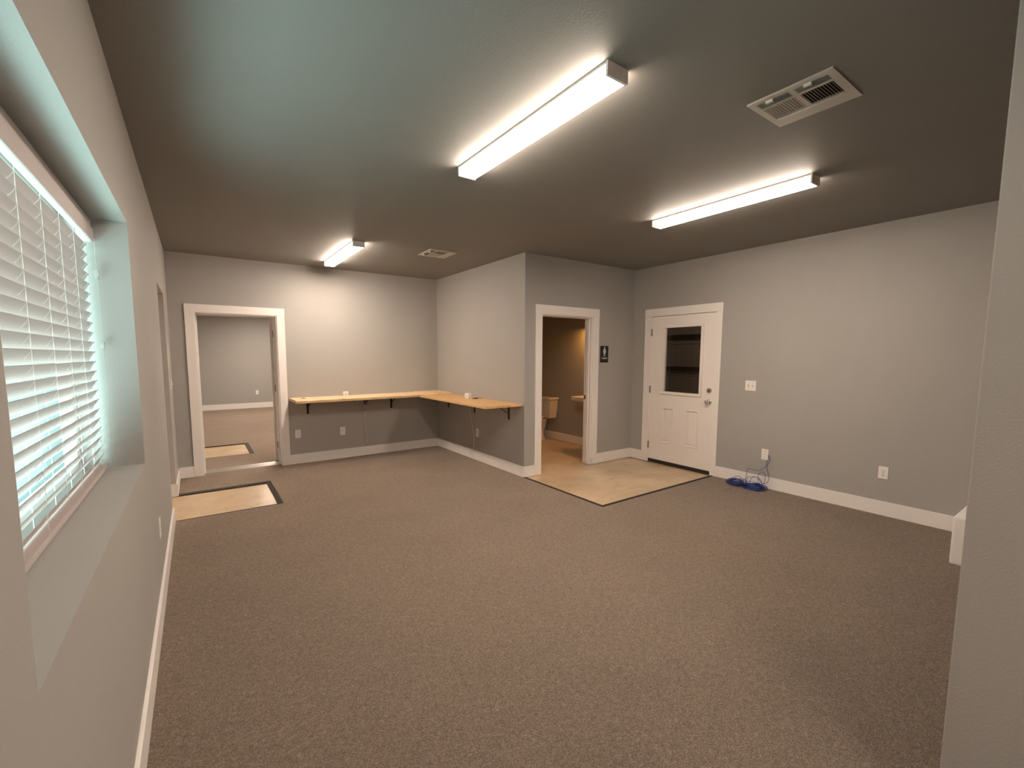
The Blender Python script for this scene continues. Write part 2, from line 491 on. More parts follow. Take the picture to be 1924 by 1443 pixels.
# door_2: restroom doorway
d2 = sroot('door_2', 'white cased restroom doorway standing open')
casing_local(d2, RL, RR, RT, .10, .113, .105, YR)
bm = B()
box(bm, RL, RL + .018, YR - .004, YR + .124, 0, RT, .002)
box(bm, RR - .018, RR, YR - .004, YR + .124, 0, RT, .002)
box(bm, RL + .018, RR - .018, YR - .004, YR + .124, RT - .018, RT, .002)
obj('door_jamb', bm, M['trim'], d2)
bm = B()
for a, b, c, d in ((RL + .018, RL + .03, 0, RT - .018), (RR - .03, RR - .018, 0, RT - .018), (RL + .03, RR - .03, RT - .03, RT - .018)):
    box(bm, a, b, YR + .035, YR + .075, c, d, .002)
obj('door_stop', bm, M['trim'], d2)
bm = B(); box(bm, RR - .020, RR - .016, YR + .084, YR + .116, .90, .96, .001)
box(bm, RR - .022, RR - .019, YR + .093, YR + .107, .915, .945)
o = obj('strike_plate', bm, M['hinge'], d2); o['label'] = 'metal strike plate'

# door_3: white half-glass door in the right wall. local frame: +x runs along -Y of the room, front faces room (-x)
d3 = sroot('door_3', 'white half-glass door with two lower panels, closed', (XD, EL, 0), -PI / 2)
W3 = EL - ER
casing_local(d3, 0, W3, ET, .096, .068, .098, 0)
casing_local(d3, 0, W3, ET, .09, .09, .09, .168)
bm = B()
box(bm, 0, .010, -.004, .154, 0, ET, .001); box(bm, W3 - .010, W3, -.004, .154, 0, ET, .001)
box(bm, .010, W3 - .010, -.004, .154, ET - .010, ET, .001)
obj('door_jamb', bm, M['trim'], d3)
SW0, SW1, SZ0, SZ1 = .012, W3 - .012, .022, ET - .013
GX0, GX1, GZ0, GZ1 = .215, .735, 1.012, 1.874     # glass opening
PAN = [(.207, .374, .30, .79), (.558, .738, .30, .79)]
# slab in local coords is thin along y: build with holes for glass and panels
bm = slab('y', .004, .048, SW0, SW1, SZ0, SZ1, [(GX0, GX1, GZ0, GZ1)] + PAN)
obj('door_slab', bm, M['door'], d3)
for (a, b, c, d) in PAN:
    bm = B()
    rings = [[(a + i, y, c + i), (b - i, y, c + i), (b - i, y, d - i), (a + i, y, d - i)]
             for i, y in ((0, .046), (0, .001), (.004, -.006), (.010, -.004), (.018, .019), (.026, .019), (.044, .004), (.050, .003))]
    loft(bm, rings)
    obj('raised_panel', bm, M['door'], d3)
bm = B()
f = .034
box(bm, GX0 - f, GX1 + f, -.014, .012, GZ0 - f, GZ0, .006); box(bm, GX0 - f, GX1 + f, -.014, .012, GZ1, GZ1 + f, .006)
box(bm, GX0 - f, GX0, -.014, .012, GZ0, GZ1, .006); box(bm, GX1, GX1 + f, -.014, .012, GZ0, GZ1, .006)
obj('glazing_frame', bm, M['door'], d3)
bm = B(); box(bm, GX0, GX1, .020, .026, GZ0, GZ1)
o = obj('glass_pane', bm, M['doorglass'], d3); o['label'] = 'clear pane looking into the dark garage'
bm = B(); box(bm, SW0, SW1, -.006, .046, .004, .046, .002)
o = obj('door_sweep', bm, M['strip'], d3); o['label'] = 'black rubber sweep along the bottom'
KX, KZ = .870, .925
bm = B(); lathe(bm, [(.033, 0), (.033, .004), (.026, .009), (.012, .012), (.011, .03), (.017, .036), (.027, .046), (.0285, .056), (.024, .066), (.012, .071), (.001, .072)], (KX, .004, KZ), (0, -1, 0))
o = obj('door_knob', bm, M['chrome'], d3, True); o['label'] = 'round satin metal knob'
bm = B(); lathe(bm, [(.032, 0), (.032, .010), (.027, .017), (.014, .019), (.012, .022), (.001, .023)], (KX, .004, 1.068), (0, -1, 0))
box(bm, KX - .004, KX + .004, -.036, -.018, 1.056, 1.080, .002)
o = obj('deadbolt', bm, M['chrome'], d3, True); o['label'] = 'round metal deadbolt turn above the knob'
for z in (.24, 1.03, 1.82):
    bm = B(); cyl(bm, (.004, -.010, z - .05), (0, 0, 1), .0085, .10, 12); box(bm, -.006, .02, -.006, -.001, z - .05, z + .05, .001)
    obj('hinge', bm, M['hinge'], d3, True)

# door_4: outer door closed in the recess of the left wall
bm = B(); box(bm, -.24, -.195, ON, OF, 0, OT, .002)
struct('door_4', bm, M['door'], 'plain white outer door set deep in the left wall')

# ------------------------------------------------------------------ window with blind
w1 = sroot('window_1', 'recessed window in the left wall behind white blinds')
bm = B()
fx0, fx1 = -.290, -.245
for (a, b, c, d) in ((WN, WF, WS, WS + .042), (WN, WF, WT - .042, WT), (WN, WN + .042, WS + .042, WT - .055), (WF - .042, WF, WS + .042, WT - .042)):
    box(bm, fx0, fx1, a, b, c, d, .004)
obj('window_frame', bm, M['vinyl'], w1)
bm = B(); box(bm, -.268, -.262, WN + .05, WF - .05, WS + .05, WT - .05)
obj('glass_pane', bm, M['glass'], w1)

BX = -.165                      # blind centre plane
b0, b1 = WN + .015, WF - .028
blind = thing('window_blind', 'white horizontal slat blind hanging in the deep window recess', 'blind', (BX, (b0 + b1) / 2, WS))
def bl(bm, name, m, sm=False, parent=blind):
    bmesh.ops.translate(bm, verts=bm.verts[:], vec=(-BX, -(b0 + b1) / 2, -WS)); return obj(name, bm, M[m], parent, sm)
bm = B(); box(bm, BX - .028, BX + .028, b0, b1, WT - .060, WT - .014, .003)
bl(bm, 'headrail', 'slat')
bm = B(); box(bm, BX + .030, BX + .040, b0 - .008, b1 + .008, WT - .116, WT - .055, .003)
box(bm, BX + .024, BX + .034, b0 - .006, b1 + .006, WT - .056, WT - .016, .003)
box(bm, BX - .02, BX + .030, b1 - .002, b1 + .008, WT - .116, WT - .018, .002)
bl(bm, 'valance', 'slat')
SP = .0452
z_top = WT - .140
zb = WS + .022
n = int((z_top - zb - .02) / SP) + 1
tilt = math.radians(60)
for k in range(n):
    z = z_top - .012 - SP * k
    bm = B()
    # gently crowned slat; room-side edge high
    hw = .0255; th = .0028; pr = []
    for i in range(7):
        s = -1 + 2 * i / 6
        pr.append((s * hw, .0022 * (1 - s * s)))
    top = [(a, b + th / 2) for a, b in pr]; bot = [(a, b - th / 2) for a, b in pr[::-1]]
    ring = []
    wob = random.uniform(-.02, .02)
    ca, sa = math.cos(tilt + wob), math.sin(tilt + wob)
    for a, b in top + bot: ring.append((BX + a * ca - b * sa, z + a * sa + b * ca))
    loft(bm, [[(x, y, zz) for x, zz in ring] for y in (b0 + .004, b1 - .002)])
    bl(bm, 'slat', 'slat', True)
bm = B(); box(bm, BX - .026, BX + .026, b0 + .004, b1 - .002, WS + .006, WS + .026, .004)
bl(bm, 'bottom_rail', 'slat')
for y in (1.10, 1.335, 1.57, 1.805, 2.055, 2.29, 2.525, 2.745):
    bm = B()
    ex = .0255 * math.cos(tilt) + .003
    for sx in (-1, 1):
        tube(bm, [(BX + sx * ex, y, zb), (BX + sx * ex, y, z_top + .02)], .0009, 5)
    for k in range(n):
        z = z_top - .012 - SP * k
        dz = .0255 * math.sin(tilt)
        tube(bm, [(BX + ex + .001, y, z + dz), (BX + ex * .45 + .004, y - .007, z + dz * .3), (BX - ex * .2 + .004, y - .011, z - dz * .35)], .0011, 4)
    bl(bm, 'ladder_cord', 'blindcord')
bm = B()
yy = b1 - .012; xx = BX + .043
tube(bm, [(xx, yy, WT - .10), (xx, yy, 1.90), (xx + .002, yy + .002, 1.56)], .0013, 6)
for z in (1.89, 1.555):
    box(bm, xx - .008, xx + .008, yy - .012, yy + .012, z - .014, z + .014, .003)
    cyl(bm, (xx, yy, z - .026), (0, 0, 1), .009, .014, 12, .005)
tube(bm, [(xx, yy, 1.56), (xx + .004, yy, 1.3), (xx + .002, yy, 1.02), (xx - .01, yy - .02, .965)], .0013, 6)
bl(bm, 'lift_cord', 'clear', True)

# ------------------------------------------------------------------ ceiling lights
def make_light(label):
    t = thing('ceiling_light', label, 'light', (1.776, 1.952, H), 0, 'fluorescent wraparound lights on the ceiling')
    L = .612
    bm = B(); box(bm, -.064, .064, -L, L, -.012, 0, .002)
    o = obj('housing', bm, M['housing'], t)
    for s in (-1, 1):
        bm = B(); box(bm, -.064, .064, min(s * L, s * (L + .012)), max(s * L, s * (L + .012)), -.060, 0, .002)
        obj('end_cap', bm, M['endcap'], t)
    # lens: slightly tapered trough with rounded lower corners
    bm = B()
    prof = [(-.061, -.012), (-.0595, -.048), (-.056, -.056), (-.048, -.0595), (.048, -.0595), (.056, -.056), (.0595, -.048), (.061, -.012)]
    loft(bm, [[(x, y, z) for x, z in prof] for y in (-L + .001, L - .001)])
    o = obj('diffuser', bm, M['lens'], t, True); o['label'] = 'glowing ribbed diffuser'
    return t
l1 = make_light('long lit ceiling light, nearest of the three, in the middle of the ceiling')
l2 = dup(l1, (1.752, 5.413, H), 0, 'small-looking lit ceiling light above the doorway and shelf')
for ch in l2.children:
    if ch.name.startswith('diffuser'):          # stronger glow added to this one to lift the back wall
        ch.data = ch.data.copy(); ch.data.materials.clear(); ch.data.materials.append(M['lens_boost'])
dup(l1, (3.784, 1.955, H), 0, 'long lit ceiling light on the right, in front of the white door')

# ------------------------------------------------------------------ ceiling vents (3-way registers), square .35
def make_vent(label):
    t = thing('ceiling_vent', label, 'vent', (2.528, 1.175, H), 0, 'white square vents in the ceiling')
    S = .350
    X = lambda a: a * S
    Yv = lambda b: -b * S
    holes = [(.10, .27, .08, .47), (.10, .27, .53, .91), (.31, .69, .08, .47), (.31, .69, .53, .90)]
    bm = slab('z', -.008, -.002, 0, S, -S, 0, [(X(a0), X(a1), Yv(b1), Yv(b0)) for a0, a1, b0, b1 in holes])
    box(bm, X(.735), X(.755), Yv(.90), Yv(.08), -.012, -.008, .001)
    box(bm, X(.0), X(.022), Yv(1), Yv(0), -.010, -.001, .001)
    obj('frame', bm, M['vent'], t)
    bm = B(); box(bm, X(.08), X(.71), Yv(.93), Yv(.06), -.0022, -.0012)  # flat black sheet painted as the shade inside the duct
    obj('duct_shade_sheet', bm, M['duct'], t)['label'] = 'flat black sheet for the duct shade behind the louvres'
    def lou(i0, i1, n, along, ang, wd):
        a0, a1, b0, b1 = i0
        bm = B()
        for k in range(n):
            f = (k + .5) / n
            m = bmesh.new(); 
            if along == 'y':
                ln = abs(Yv(b1) - Yv(b0)); box(m, -wd / 2, wd / 2, -ln / 2, ln / 2, -.0006, .0006)
                bmesh.ops.rotate(m, verts=m.verts[:], matrix=Matrix.Rotation(ang, 3, 'Y'))
                bmesh.ops.translate(m, verts=m.verts[:], vec=(X(a0) + (X(a1) - X(a0)) * f, (Yv(b0) + Yv(b1)) / 2, -.0075))
            else:
                ln = X(a1) - X(a0); box(m, -ln / 2, ln / 2, -wd / 2, wd / 2, -.0006, .0006)
                bmesh.ops.rotate(m, verts=m.verts[:], matrix=Matrix.Rotation(ang, 3, 'X'))
                bmesh.ops.translate(m, verts=m.verts[:], vec=((X(a0) + X(a1)) / 2, Yv(b0) + (Yv(b1) - Yv(b0)) * f, -.0075))
            me = bpy.data.meshes.new('tmp'); m.to_mesh(me); m.free(); bm.from_mesh(me); bpy.data.meshes.remove(me)
        return bm
    for i, (h, n, al, an, wd) in enumerate(((holes[0], 5, 'y', math.radians(-42), .0055), (holes[1], 5, 'y', math.radians(-42), .0055),
                                   (holes[2], 11, 'x', math.radians(-30), .0080), (holes[3], 11, 'x', math.radians(62), .009))):
        obj('louvre', lou(h, None, n, al, an, wd), M['vent'], t)
    for b in (.25, .70):
        bm = B(); box(bm, X(.085), X(.125), Yv(b + .045), Yv(b - .045), -.020, -.008, .002)
        obj('damper_tab', bm, M['vent'], t)
    return t
v1 = make_vent('large-looking white square ceiling vent between the two near lights')
dup(v1, (2.532, 5.003, H), 0, 'small-looking white ceiling vent above the corner shelf')

# ------------------------------------------------------------------ wall plates
def plate_bm(w, h):
    bm = B(); box(bm, -w / 2, w / 2, -.006, 0, -h / 2, h / 2, .003); return bm
def make_outlet(label, loc, rz, group='white duplex wall outlets'):
    t = thing('wall_outlet', label, 'outlet', loc, rz, group)
    obj('cover_plate', plate_bm(.072, .118), M['plate'], t)
    bm = B()
    for s in (-1, 1):
        zc = s * .0195
        lathe(bm, [(.0165, 0), (.0165, .0015), (.015, .0022)], (0, -.0058, zc), (0, -1, 0), 20, 1., .86)
    obj('socket_face', bm, M['plate'], t, True)
    bm = B()
    for s in (-1, 1):
        zc = s * .0195
        box(bm, -.0075, -.0055, -.0085, -.007, zc - .001, zc + .009)
        box(bm, .0055, .0075, -.0085, -.007, zc - .001, zc + .009)
        cyl(bm, (0, -.007, zc - .008), (0, -1, 0), .003, .0015, 10)
    cyl(bm, (0, -.006, 0), (0, -1, 0), .0028, .0012, 10)
    obj('socket_slots', bm, M['slot'], t)
    return t
o1 = make_outlet('white outlet on the back wall nearest the doorway casing', (1.366, YB, .42), 0)
dup(o1, (1.975, YB, .403), 0, 'white outlet on the back wall under the middle of the shelf')
dup(o1, (XC, 5.268, .401), -PI / 2, 'white outlet behind the hanging cord on the restroom block')
dup(o1, (XD, 1.281, .407), -PI / 2, 'white outlet on the right wall near the foreground partition')
dup(o1, (0, 3.365, .433), PI / 2, 'white outlet on the window wall seen edge-on')
dup(o1, (1.662, YFAR, .445), 0, 'white outlet on the far wall seen through the doorway')

t = thing('light_switch', 'white double toggle switch plate right of the white door', 'switch', (XD, 2.513, 1.157), -PI / 2)
obj('cover_plate', plate_bm(.118, .116), M['plate'], t)
for s in (-1, 1):
    bm = B(); box(bm, s * .023 - .005, s * .023 + .005, -.0068, -.004, -.013, .013, .0005); obj('toggle_slot', bm, M['hinge'], t)
    bm = B(); box(bm, s * .023 - .0035, s * .023 + .0035, -.020, -.004, -.002, .010, .0015); obj('toggle', bm, M['plate'], t)
for s in (-1, 1):
    for q in (-1, 1):
        bm = B(); cyl(bm, (s * .023, -.0055, q * .03), (0, -1, 0), .003, .001, 10); obj('screw', bm, M['hinge'], t)

t = thing('light_switch', 'white switch plate on the short wall beside the outer doorway', 'switch', (0, 6.10, 1.18), PI / 2)
obj('cover_plate', plate_bm(.072, .118), M['plate'], t)
bm = B(); box(bm, -.0035, .0035, -.02, -.004, -.002, .010, .0015); obj('toggle', bm, M['plate'], t)

CPY, CPZ = 2.317, .386
t = thing('cable_plate', 'white cable wall plate above the blue coils', 'wall plate', (XD, CPY, CPZ), -PI / 2)
obj('cover_plate', plate_bm(.072, .125), M['plate'], t)
for z in (.038, 0, -.042):
    bm = B(); cyl(bm, (0, -.0055, z), (0, -1, 0), .0042, .0015, 12); obj('screw', bm, M['hinge'], t, True)

# ------------------------------------------------------------------ blue network cables
def coil(name, label, cx, cy, R, rnd, lead, mname='blue', loops=15):
    rr = random.Random(rnd); bm = B()
    t = thing(name, label, 'cable', (cx, cy, .004), 0, 'blue network cables by the wall plate')
    for k in range(loops):
        r = R * rr.uniform(.62, 1.0); ox, oy = rr.uniform(-.02, .02), rr.uniform(-.02, .02)
        z0 = .006 + .0032 * k * .8; tx, ty = rr.uniform(-.12, .12), rr.uniform(-.12, .12); ph = rr.uniform(0, 6)
        pts = []
        for i in range(26):
            a = 2 * PI * i / 26
            x, y = ox + r * math.cos(a) * (1 + .05 * math.sin(2 * a + ph)), oy + r * math.sin(a) * (1 + .05 * math.cos(3 * a + ph))
            pts.append((x, y, max(.003, z0 + x * tx + y * ty + .002 * math.sin(3 * a + ph))))
        tube(bm, pts, .0028, 6, True)
    obj('coil', bm, M[mname], t)
    bm = B()
    for P in lead:
        tube(bm, catmull([(x - cx, y - cy, z - .004) for x, y, z in P], 10), .0026, 6)
    o = obj('loose_lead', bm, M['bluegrey'], t, True)
    return t
py = CPY - .036
coil('network_cable', 'left coil of blue network cable on the carpet', 5.405, 2.552, .098, 3,
     [[(XD - .006, py - .002, CPZ - .003), (XD - .03, py - .03, CPZ - .02), (XD - .035, py - .032, CPZ - .06), (XD - .03, py + .005, CPZ - .13),
       (XD - .04, py + .07, CPZ - .185), (XD - .05, py + .12, CPZ - .19), (XD - .055, 2.455, CPZ - .185), (XD - .06, 2.475, CPZ - .20), (XD - .065, 2.475, .10),
       (XD - .075, 2.50, .05), (XD - .10, 2.55, .03), (XD - .13, 2.58, .03)],
      [(XD - .09, 2.63, .03), (XD - .07, 2.60, .075), (XD - .07, 2.555, .085), (XD - .07, 2.51, .065), (XD - .08, 2.49, .03)]])
coil('network_cable', 'right coil of blue network cable directly below the plate', 5.405, 2.345, .112, 8,
     [[(XD - .006, py, CPZ - .008), (XD - .022, py - .012, CPZ - .03), (XD - .024, py + .004, CPZ - .09), (XD - .024, py - .006, CPZ - .16), (XD - .03, py - .028, CPZ - .23),
       (XD - .045, py - .03, CPZ - .29), (XD - .06, py - .005, CPZ - .32), (XD - .07, py + .03, CPZ - .31), (XD - .075, py + .07, .12), (XD - .08, 2.42, .115), (XD - .085, 2.455, .09), (XD - .09, 2.47, .03)],
      [(XD - .10, 2.42, .03), (XD - .09, 2.41, .10), (XD - .085, 2.36, .125), (XD - .08, 2.31, .10), (XD - .08, 2.30, .04)],
      [(XD - .12, 2.28, .03), (XD - .08, 2.27, .10), (XD - .06, 2.28, .17), (XD - .055, 2.315, .19), (XD - .06, 2.35, .15), (XD - .07, 2.34, .08), (XD - .09, 2.29, .03)]], 'blue', 18)

# ------------------------------------------------------------------ restroom sign
t = thing('restroom_sign', 'black women restroom sign with white figure beside the restroom door', 'sign', (4.932, YR, 1.521), 0)
bm = B(); box(bm, -.077, .077, -.006, 0, -.114, .114, .006, 3); obj('sign_board', bm, M['black'], t)
bm = B()
lathe(bm, [(.0125, 0), (.0125, .002)], (0, -.006, .0865), (0, -1, 0), 20)
def prism(bm, pts, y0, y1):
    loft(bm, [[(x, y0, z) for x, z in pts], [(x, y1, z) for x, z in pts]])
# dress with shoulders and arms
R_ = [(.010, .071), (.017, .066), (.024, .045), (.030, .022), (.026, .018), (.018, .040), (.0165, .036), (.026, -.006), (.012, -.006), (.012, -.050), (.003, -.050), (.003, -.006)]
full = [(x, .098 - (.10 - z) * .83) for x, z in R_ + [(-x, z) for x, z in R_[::-1]]]
me = [bm.verts.new((x, -.006, z)) for x, z in full]; me2 = [bm.verts.new((x, -.008, z)) for x, z in full]
bm.faces.new(me2)
for k in range(len(me)): bm.faces.new((me[k], me[(k + 1) % len(me)], me2[(k + 1) % len(me)], me2[k]))
obj('woman_figure', bm, M['signwhite'], t)
bm = B(); box(bm, -.062, .062, -.0068, -.006, -.0405, -.0393); obj('thin_line', bm, M['signwhite'], t)
cu = bpy.data.curves.new('sign_lettering', 'FONT'); cu.body = 'WOMEN'; cu.size = .026; cu.align_x = 'CENTER'; cu.extrude = .001; cu.offset = .0006
tmp = bpy.data.objects.new('tmp_text', cu); C.objects.link(tmp)
bpy.context.view_layer.update()
me = bpy.data.meshes.new_from_object(tmp.evaluated_get(bpy.context.evaluated_depsgraph_get()))
C.objects.unlink(tmp); bpy.data.objects.remove(tmp)
me.materials.clear(); me.materials.append(M['signwhite'])
tx = bpy.data.objects.new('sign_lettering', me); C.objects.link(tx); tx.parent = t
tx.rotation_euler = (PI / 2, 0, 0); tx.location = (0, -.0065, -.066)
bm = B()
for i in range(5):
    for j in range(3):
        if (i * 3 + j * 5) % 4 != 1: lathe(bm, [(.0012, 0), (.0007, .001)], (-.018 + i * .008 + (j % 2) * .003, -.006, -.080 - (j // 2) * .004), (0, -1, 0), 8)
obj('braille_dots', bm, M['hinge'], t)

# ------------------------------------------------------------------ corner shelf
ZT = .925
sh = thing('corner_shelf', 'L-shaped plywood wall shelf on black brackets in the back corner', 'shelf', (XC, YB, ZT))
def S_(bm, name, m, sm=False, parent=sh):
    bmesh.ops.translate(bm, verts=bm.verts[:], vec=(-XC, -YB, -ZT)); return obj(name, bm, M[m], parent, sm)
YS = 5.99; XS = 2.985; YE = 4.215
bm = B(); box(bm, 1.275, XC, YS, YB, ZT - .014, ZT, .0015)
o = S_(bm, 'shelf_board', 'plyA'); o['label'] = 'pale plywood board along the back wall'
bm = B(); box(bm, 1.277, XS + .02, YS + .003, YB, ZT - .018, ZT - .014); S_(bm, 'glue_line', 'glue', parent=o)
bm = B(); box(bm, 1.275, XS + .01, YS, YB, ZT - .034, ZT - .018, .0015); S_(bm, 'lower_board', 'plyedge')
bm = B(); box(bm, XS, XC, YE, YS + .02, ZT - .040, ZT - .014, .0015)
o = S_(bm, 'shelf_board', 'plyB'); o['label'] = 'streaky orange board along the restroom block'
bm = B(); box(bm, 3.10, XC, 6.06, YB, ZT, ZT + .009, .001)
o = S_(bm, 'corner_piece', 'plyA'); o['label'] = 'thin plywood square laid over the corner'
bm = B(); lathe(bm, [(.034, 0), (.031, .002), (.026, .004), (.024, .002)], (1.42, 6.32, ZT), (0, 0, 1), 24)
o = S_(bm, 'cable_grommet', 'iron', True); o['label'] = 'dark round cable grommet'
def bracket(px, py, dirx, diry, zt, arm=.27, leg=.20):
    """px,py on the wall; dir = outwards"""
    bm = B(); w = .014
    q = Vector((dirx, diry, 0)); s = Vector((-diry, dirx, 0))
    def bar(a, b, t=.004, ww=w):
        a = Vector(a); b = Vector(b); d = (b - a).normalized(); nrm = d.cross(s).normalized()
        P = []
        for e in (a, b): P.append([e + s * ww + nrm * t, e - s * ww + nrm * t, e - s * ww - nrm * t, e + s * ww - nrm * t])
        loft(bm, P)
    o = Vector((px, py, 0))
    bar(o + q * .004 + Vector((0, 0, zt)), o + q * .004 + Vector((0, 0, zt - leg)))
    bar(o + q * .0 + Vector((0, 0, zt - .004)), o + q * arm + Vector((0, 0, zt - .004)))
    bar(o + q * .008 + Vector((0, 0, zt - leg * .62)), o + q * (arm * .72) + Vector((0, 0, zt - .010)), .003, .006)
    for z in (.03, .17): cyl(bm, o + q * .008 + Vector((0, 0, zt - z)), q, .006, .004, 10)
    return S_(bm, 'shelf_bracket', 'iron')
for x in (1.505, 2.308, 2.725): bracket(x, YB, 0, -1, ZT - .034)
for y in (4.50, 5.336, 6.12): bracket(XC, y, -1, 0, ZT - .040)

# white outlet cubes standing on the shelf
def cube_outlet(label, loc, rz):
    t = thing('desk_outlet', label, 'outlet', loc, rz, 'white outlet boxes on the shelf')
    bm = B(); box(bm, -.037, .037, -.030, .030, 0, .068, .006, 3); obj('box_body', bm, M['plate'], t, True)
    bm = B(); box(bm, -.026, .026, -.0315, -.0298, .014, .052, .003); obj('socket_face', bm, M['plate'], t)
    bm = B()
    box(bm, -.011, -.008, -.033, -.0314, .028, .042); box(bm, .008, .011, -.033, -.0314, .028, .042); cyl(bm, (0, -.0314, .022), (0, -1, 0), .004, .0012, 10)
    obj('socket_slots', bm, M['slot'], t)
    return t
c1 = cube_outlet('small white outlet box on the back-wall shelf', (1.992, 6.36, ZT), 0)
c2 = dup(c1, (3.36, 5.23, ZT - .014), -PI / 2 + .2, 'small white outlet box on the shelf beside the restroom block')
bm = B(); box(bm, -.035, .035, -.018, .018, 0, .012, .003); tube(bm, catmull([(0, .0, .008), (.04, .03, .01), (.08, .0, .006), (.10, -.03, .004)], 6), .0025, 6)
tag(obj('cable_clip', bm, M['strip'], None, False, (3.40, 5.10, ZT - .0135)), 'small dark cable end lying beside the right outlet box', 'cable')

# hanging power cords
def plug(bm, p):
    x, y, z = p
    loft(bm, [[(x + r * math.cos(a), y + r * math.sin(a), zz) for a in [2 * PI * k / 10 for k in range(10)]] for r, zz in ((.004, z + .03), (.010, z + .022), (.014, z + .004), (.013, z))])
    for s in (-1, 1): box(bm, x + s * .006 - .001, x + s * .006 + .001, y - .003, y + .003, z - .014, z)
t = thing('power_cord', 'pale power cord knotted under the back-wall shelf, plug hanging down', 'cord', (2.30, YB - .03, ZT - .034), 0, 'power cords hanging under the shelf')
bm = B()
tube(bm, catmull([(-.27, -.10, -.003), (-.20, -.10, -.02), (-.10, -.07, -.07), (-.04, -.05, -.09), (-.01, -.01, -.13), (-.012, -.005, -.20), (-.012, 0, -.35), (0, 0, -.50), (.01, -.01, -.62)], 8), .0042, 8)
plug(bm, (.016, -.012, -.672))
obj('cord', bm, M['cord'], t, True)
bm = B()
for k in range(5):
    a = k * 1.3
    tube(bm, [(-.012 + .016 * math.cos(u + a), -.02 + .012 * math.sin(u + a), -.125 - .012 * k + .012 * math.sin(u * 1.0 + k)) for u in [2 * PI * i / 16 for i in range(16)]], .004, 6, True)
tube(bm, catmull([(-.01, -.02, -.15), (-.035, -.03, -.09), (-.02, -.02, -.05), (.0, -.02, -.10), (.03, -.03, -.11), (.05, -.03, -.06)], 6), .0035, 6)
obj('cord_bundle', bm, M['cord'], t, True)
t = thing('power_cord', 'pale power cord hanging beside the outlet on the restroom block', 'cord', (XC - .06, 5.35, ZT - .040), 0, 'power cords hanging under the shelf')
bm = B()
tube(bm, catmull([(0, -.02, 0), (-.01, .0, -.05), (0, .01, -.12), (0, .0, -.25), (.01, -.03, -.40), (.02, -.05, -.55), (.02, -.05, -.68), (.01, -.01, -.745)], 8), .0042, 8)
plug(bm, (.008, .01, -.795))
obj('cord', bm, M['cord'], t, True)
bm = B(); tube(bm, catmull([(0, -.02, -.01), (.01, -.045, -.04), (0, -.03, -.08), (-.005, .0, -.06), (0, -.01, -.02)], 6), .0038, 6); obj('cord_bundle', bm, M['cord'], t, True)

# little loose wire at the restroom casing
bm = B()
tube(bm, catmull([(0, 0, 0), (.03, -.004, -.004), (.08, -.01, -.016)], 5), .0018, 5)
tube(bm, catmull([(.01, 0, -.002), (.02, -.01, -.03), (.03, -.012, -.05), (.045, -.02, -.078)], 5), .0018, 5)
tag(obj('loose_wire', bm, M['hinge'], None, False, (4.672, YR - .020, .088)), 'tiny frayed wire sticking out at the foot of the restroom casing', 'wire')

# ------------------------------------------------------------------ toilet (back against the right wall, faces -x)
TY = 5.985
t = thing('toilet', 'white two-piece toilet inside the restroom, partly behind the casing', 'toilet', (5.53, TY, 0))
def ell(cx, rx, ry, z, sq=1., n=28):
    P = []
    for k in range(n):
        a = 2 * PI * k / n; c, s = math.cos(a), math.sin(a)
        e = 2 / (2 + sq)
        P.append((cx + rx * math.copysign(abs(c) ** e, c), ry * math.copysign(abs(s) ** e, s), z))
    return P
bm = B()
loft(bm, [ell(-.38, .26, .125, 0, .6), ell(-.38, .255, .12, .03, .6), ell(-.37, .225, .10, .06, .5), ell(-.37, .215, .095, .15, .5), ell(-.36, .25, .105, .22, .5), ell(-.38, .275, .145, .30, .4), ell(-.40, .295, .18, .36, .4), ell(-.40, .30, .185, .385, .4)])
obj('bowl', bm, M['porcelain'], t, True)
bm = B(); loft(bm, [ell(-.46, .245, .187, .387, .2), ell(-.46, .25, .19, .395, .2), ell(-.46, .25, .19, .408, .2), ell(-.46, .24, .18, .414, .2)]); obj('seat', bm, M['porcelain'], t, True)
bm = B(); loft(bm, [ell(-.46, .243, .185, .415, .2), ell(-.46, .247, .188, .422, .2), ell(-.46, .24, .18, .436, .2), ell(-.46, .20, .15, .442, .2)])
box(bm, -.235, -.20, -.09, .09, .40, .43, .006)
obj('seat_lid', bm, M['porcelain'], t, True)
bm = B()
def rr(x0, x1, hy, z): return [(x0 + .012, -hy, z), (x1, -hy, z), (x1, hy, z), (x0 + .012, hy, z), (x0, hy - .03, z), (x0, -hy + .03, z)]
loft(bm, [rr(-.185, -.02, .205, .40), rr(-.20, -.01, .225, .56), rr(-.205, -.01, .235, .725)])
obj('tank', bm, M['porcelain'], t)
bm = B(); loft(bm, [rr(-.215, -.005, .245, .725), rr(-.22, -.0, .25, .735), rr(-.22, 0, .25, .755), rr(-.21, -.005, .24, .765)]); obj('tank_lid', bm, M['porcelain'], t)
bm = B(); cyl(bm, (-.205, .16, .67), (-1, 0, 0), .014, .012, 16); box(bm, -.225, -.215, .09, .17, .663, .677, .003); obj('flush_lever', bm, M['chrome'], t, True)
bm = B(); tube(bm, catmull([(-.03, -.12, .16), (-.09, -.13, .18), (-.10, -.15, .28), (-.09, -.14, .40)], 6), .006, 8); obj('supply_line', bm, M['chrome'], t, True)

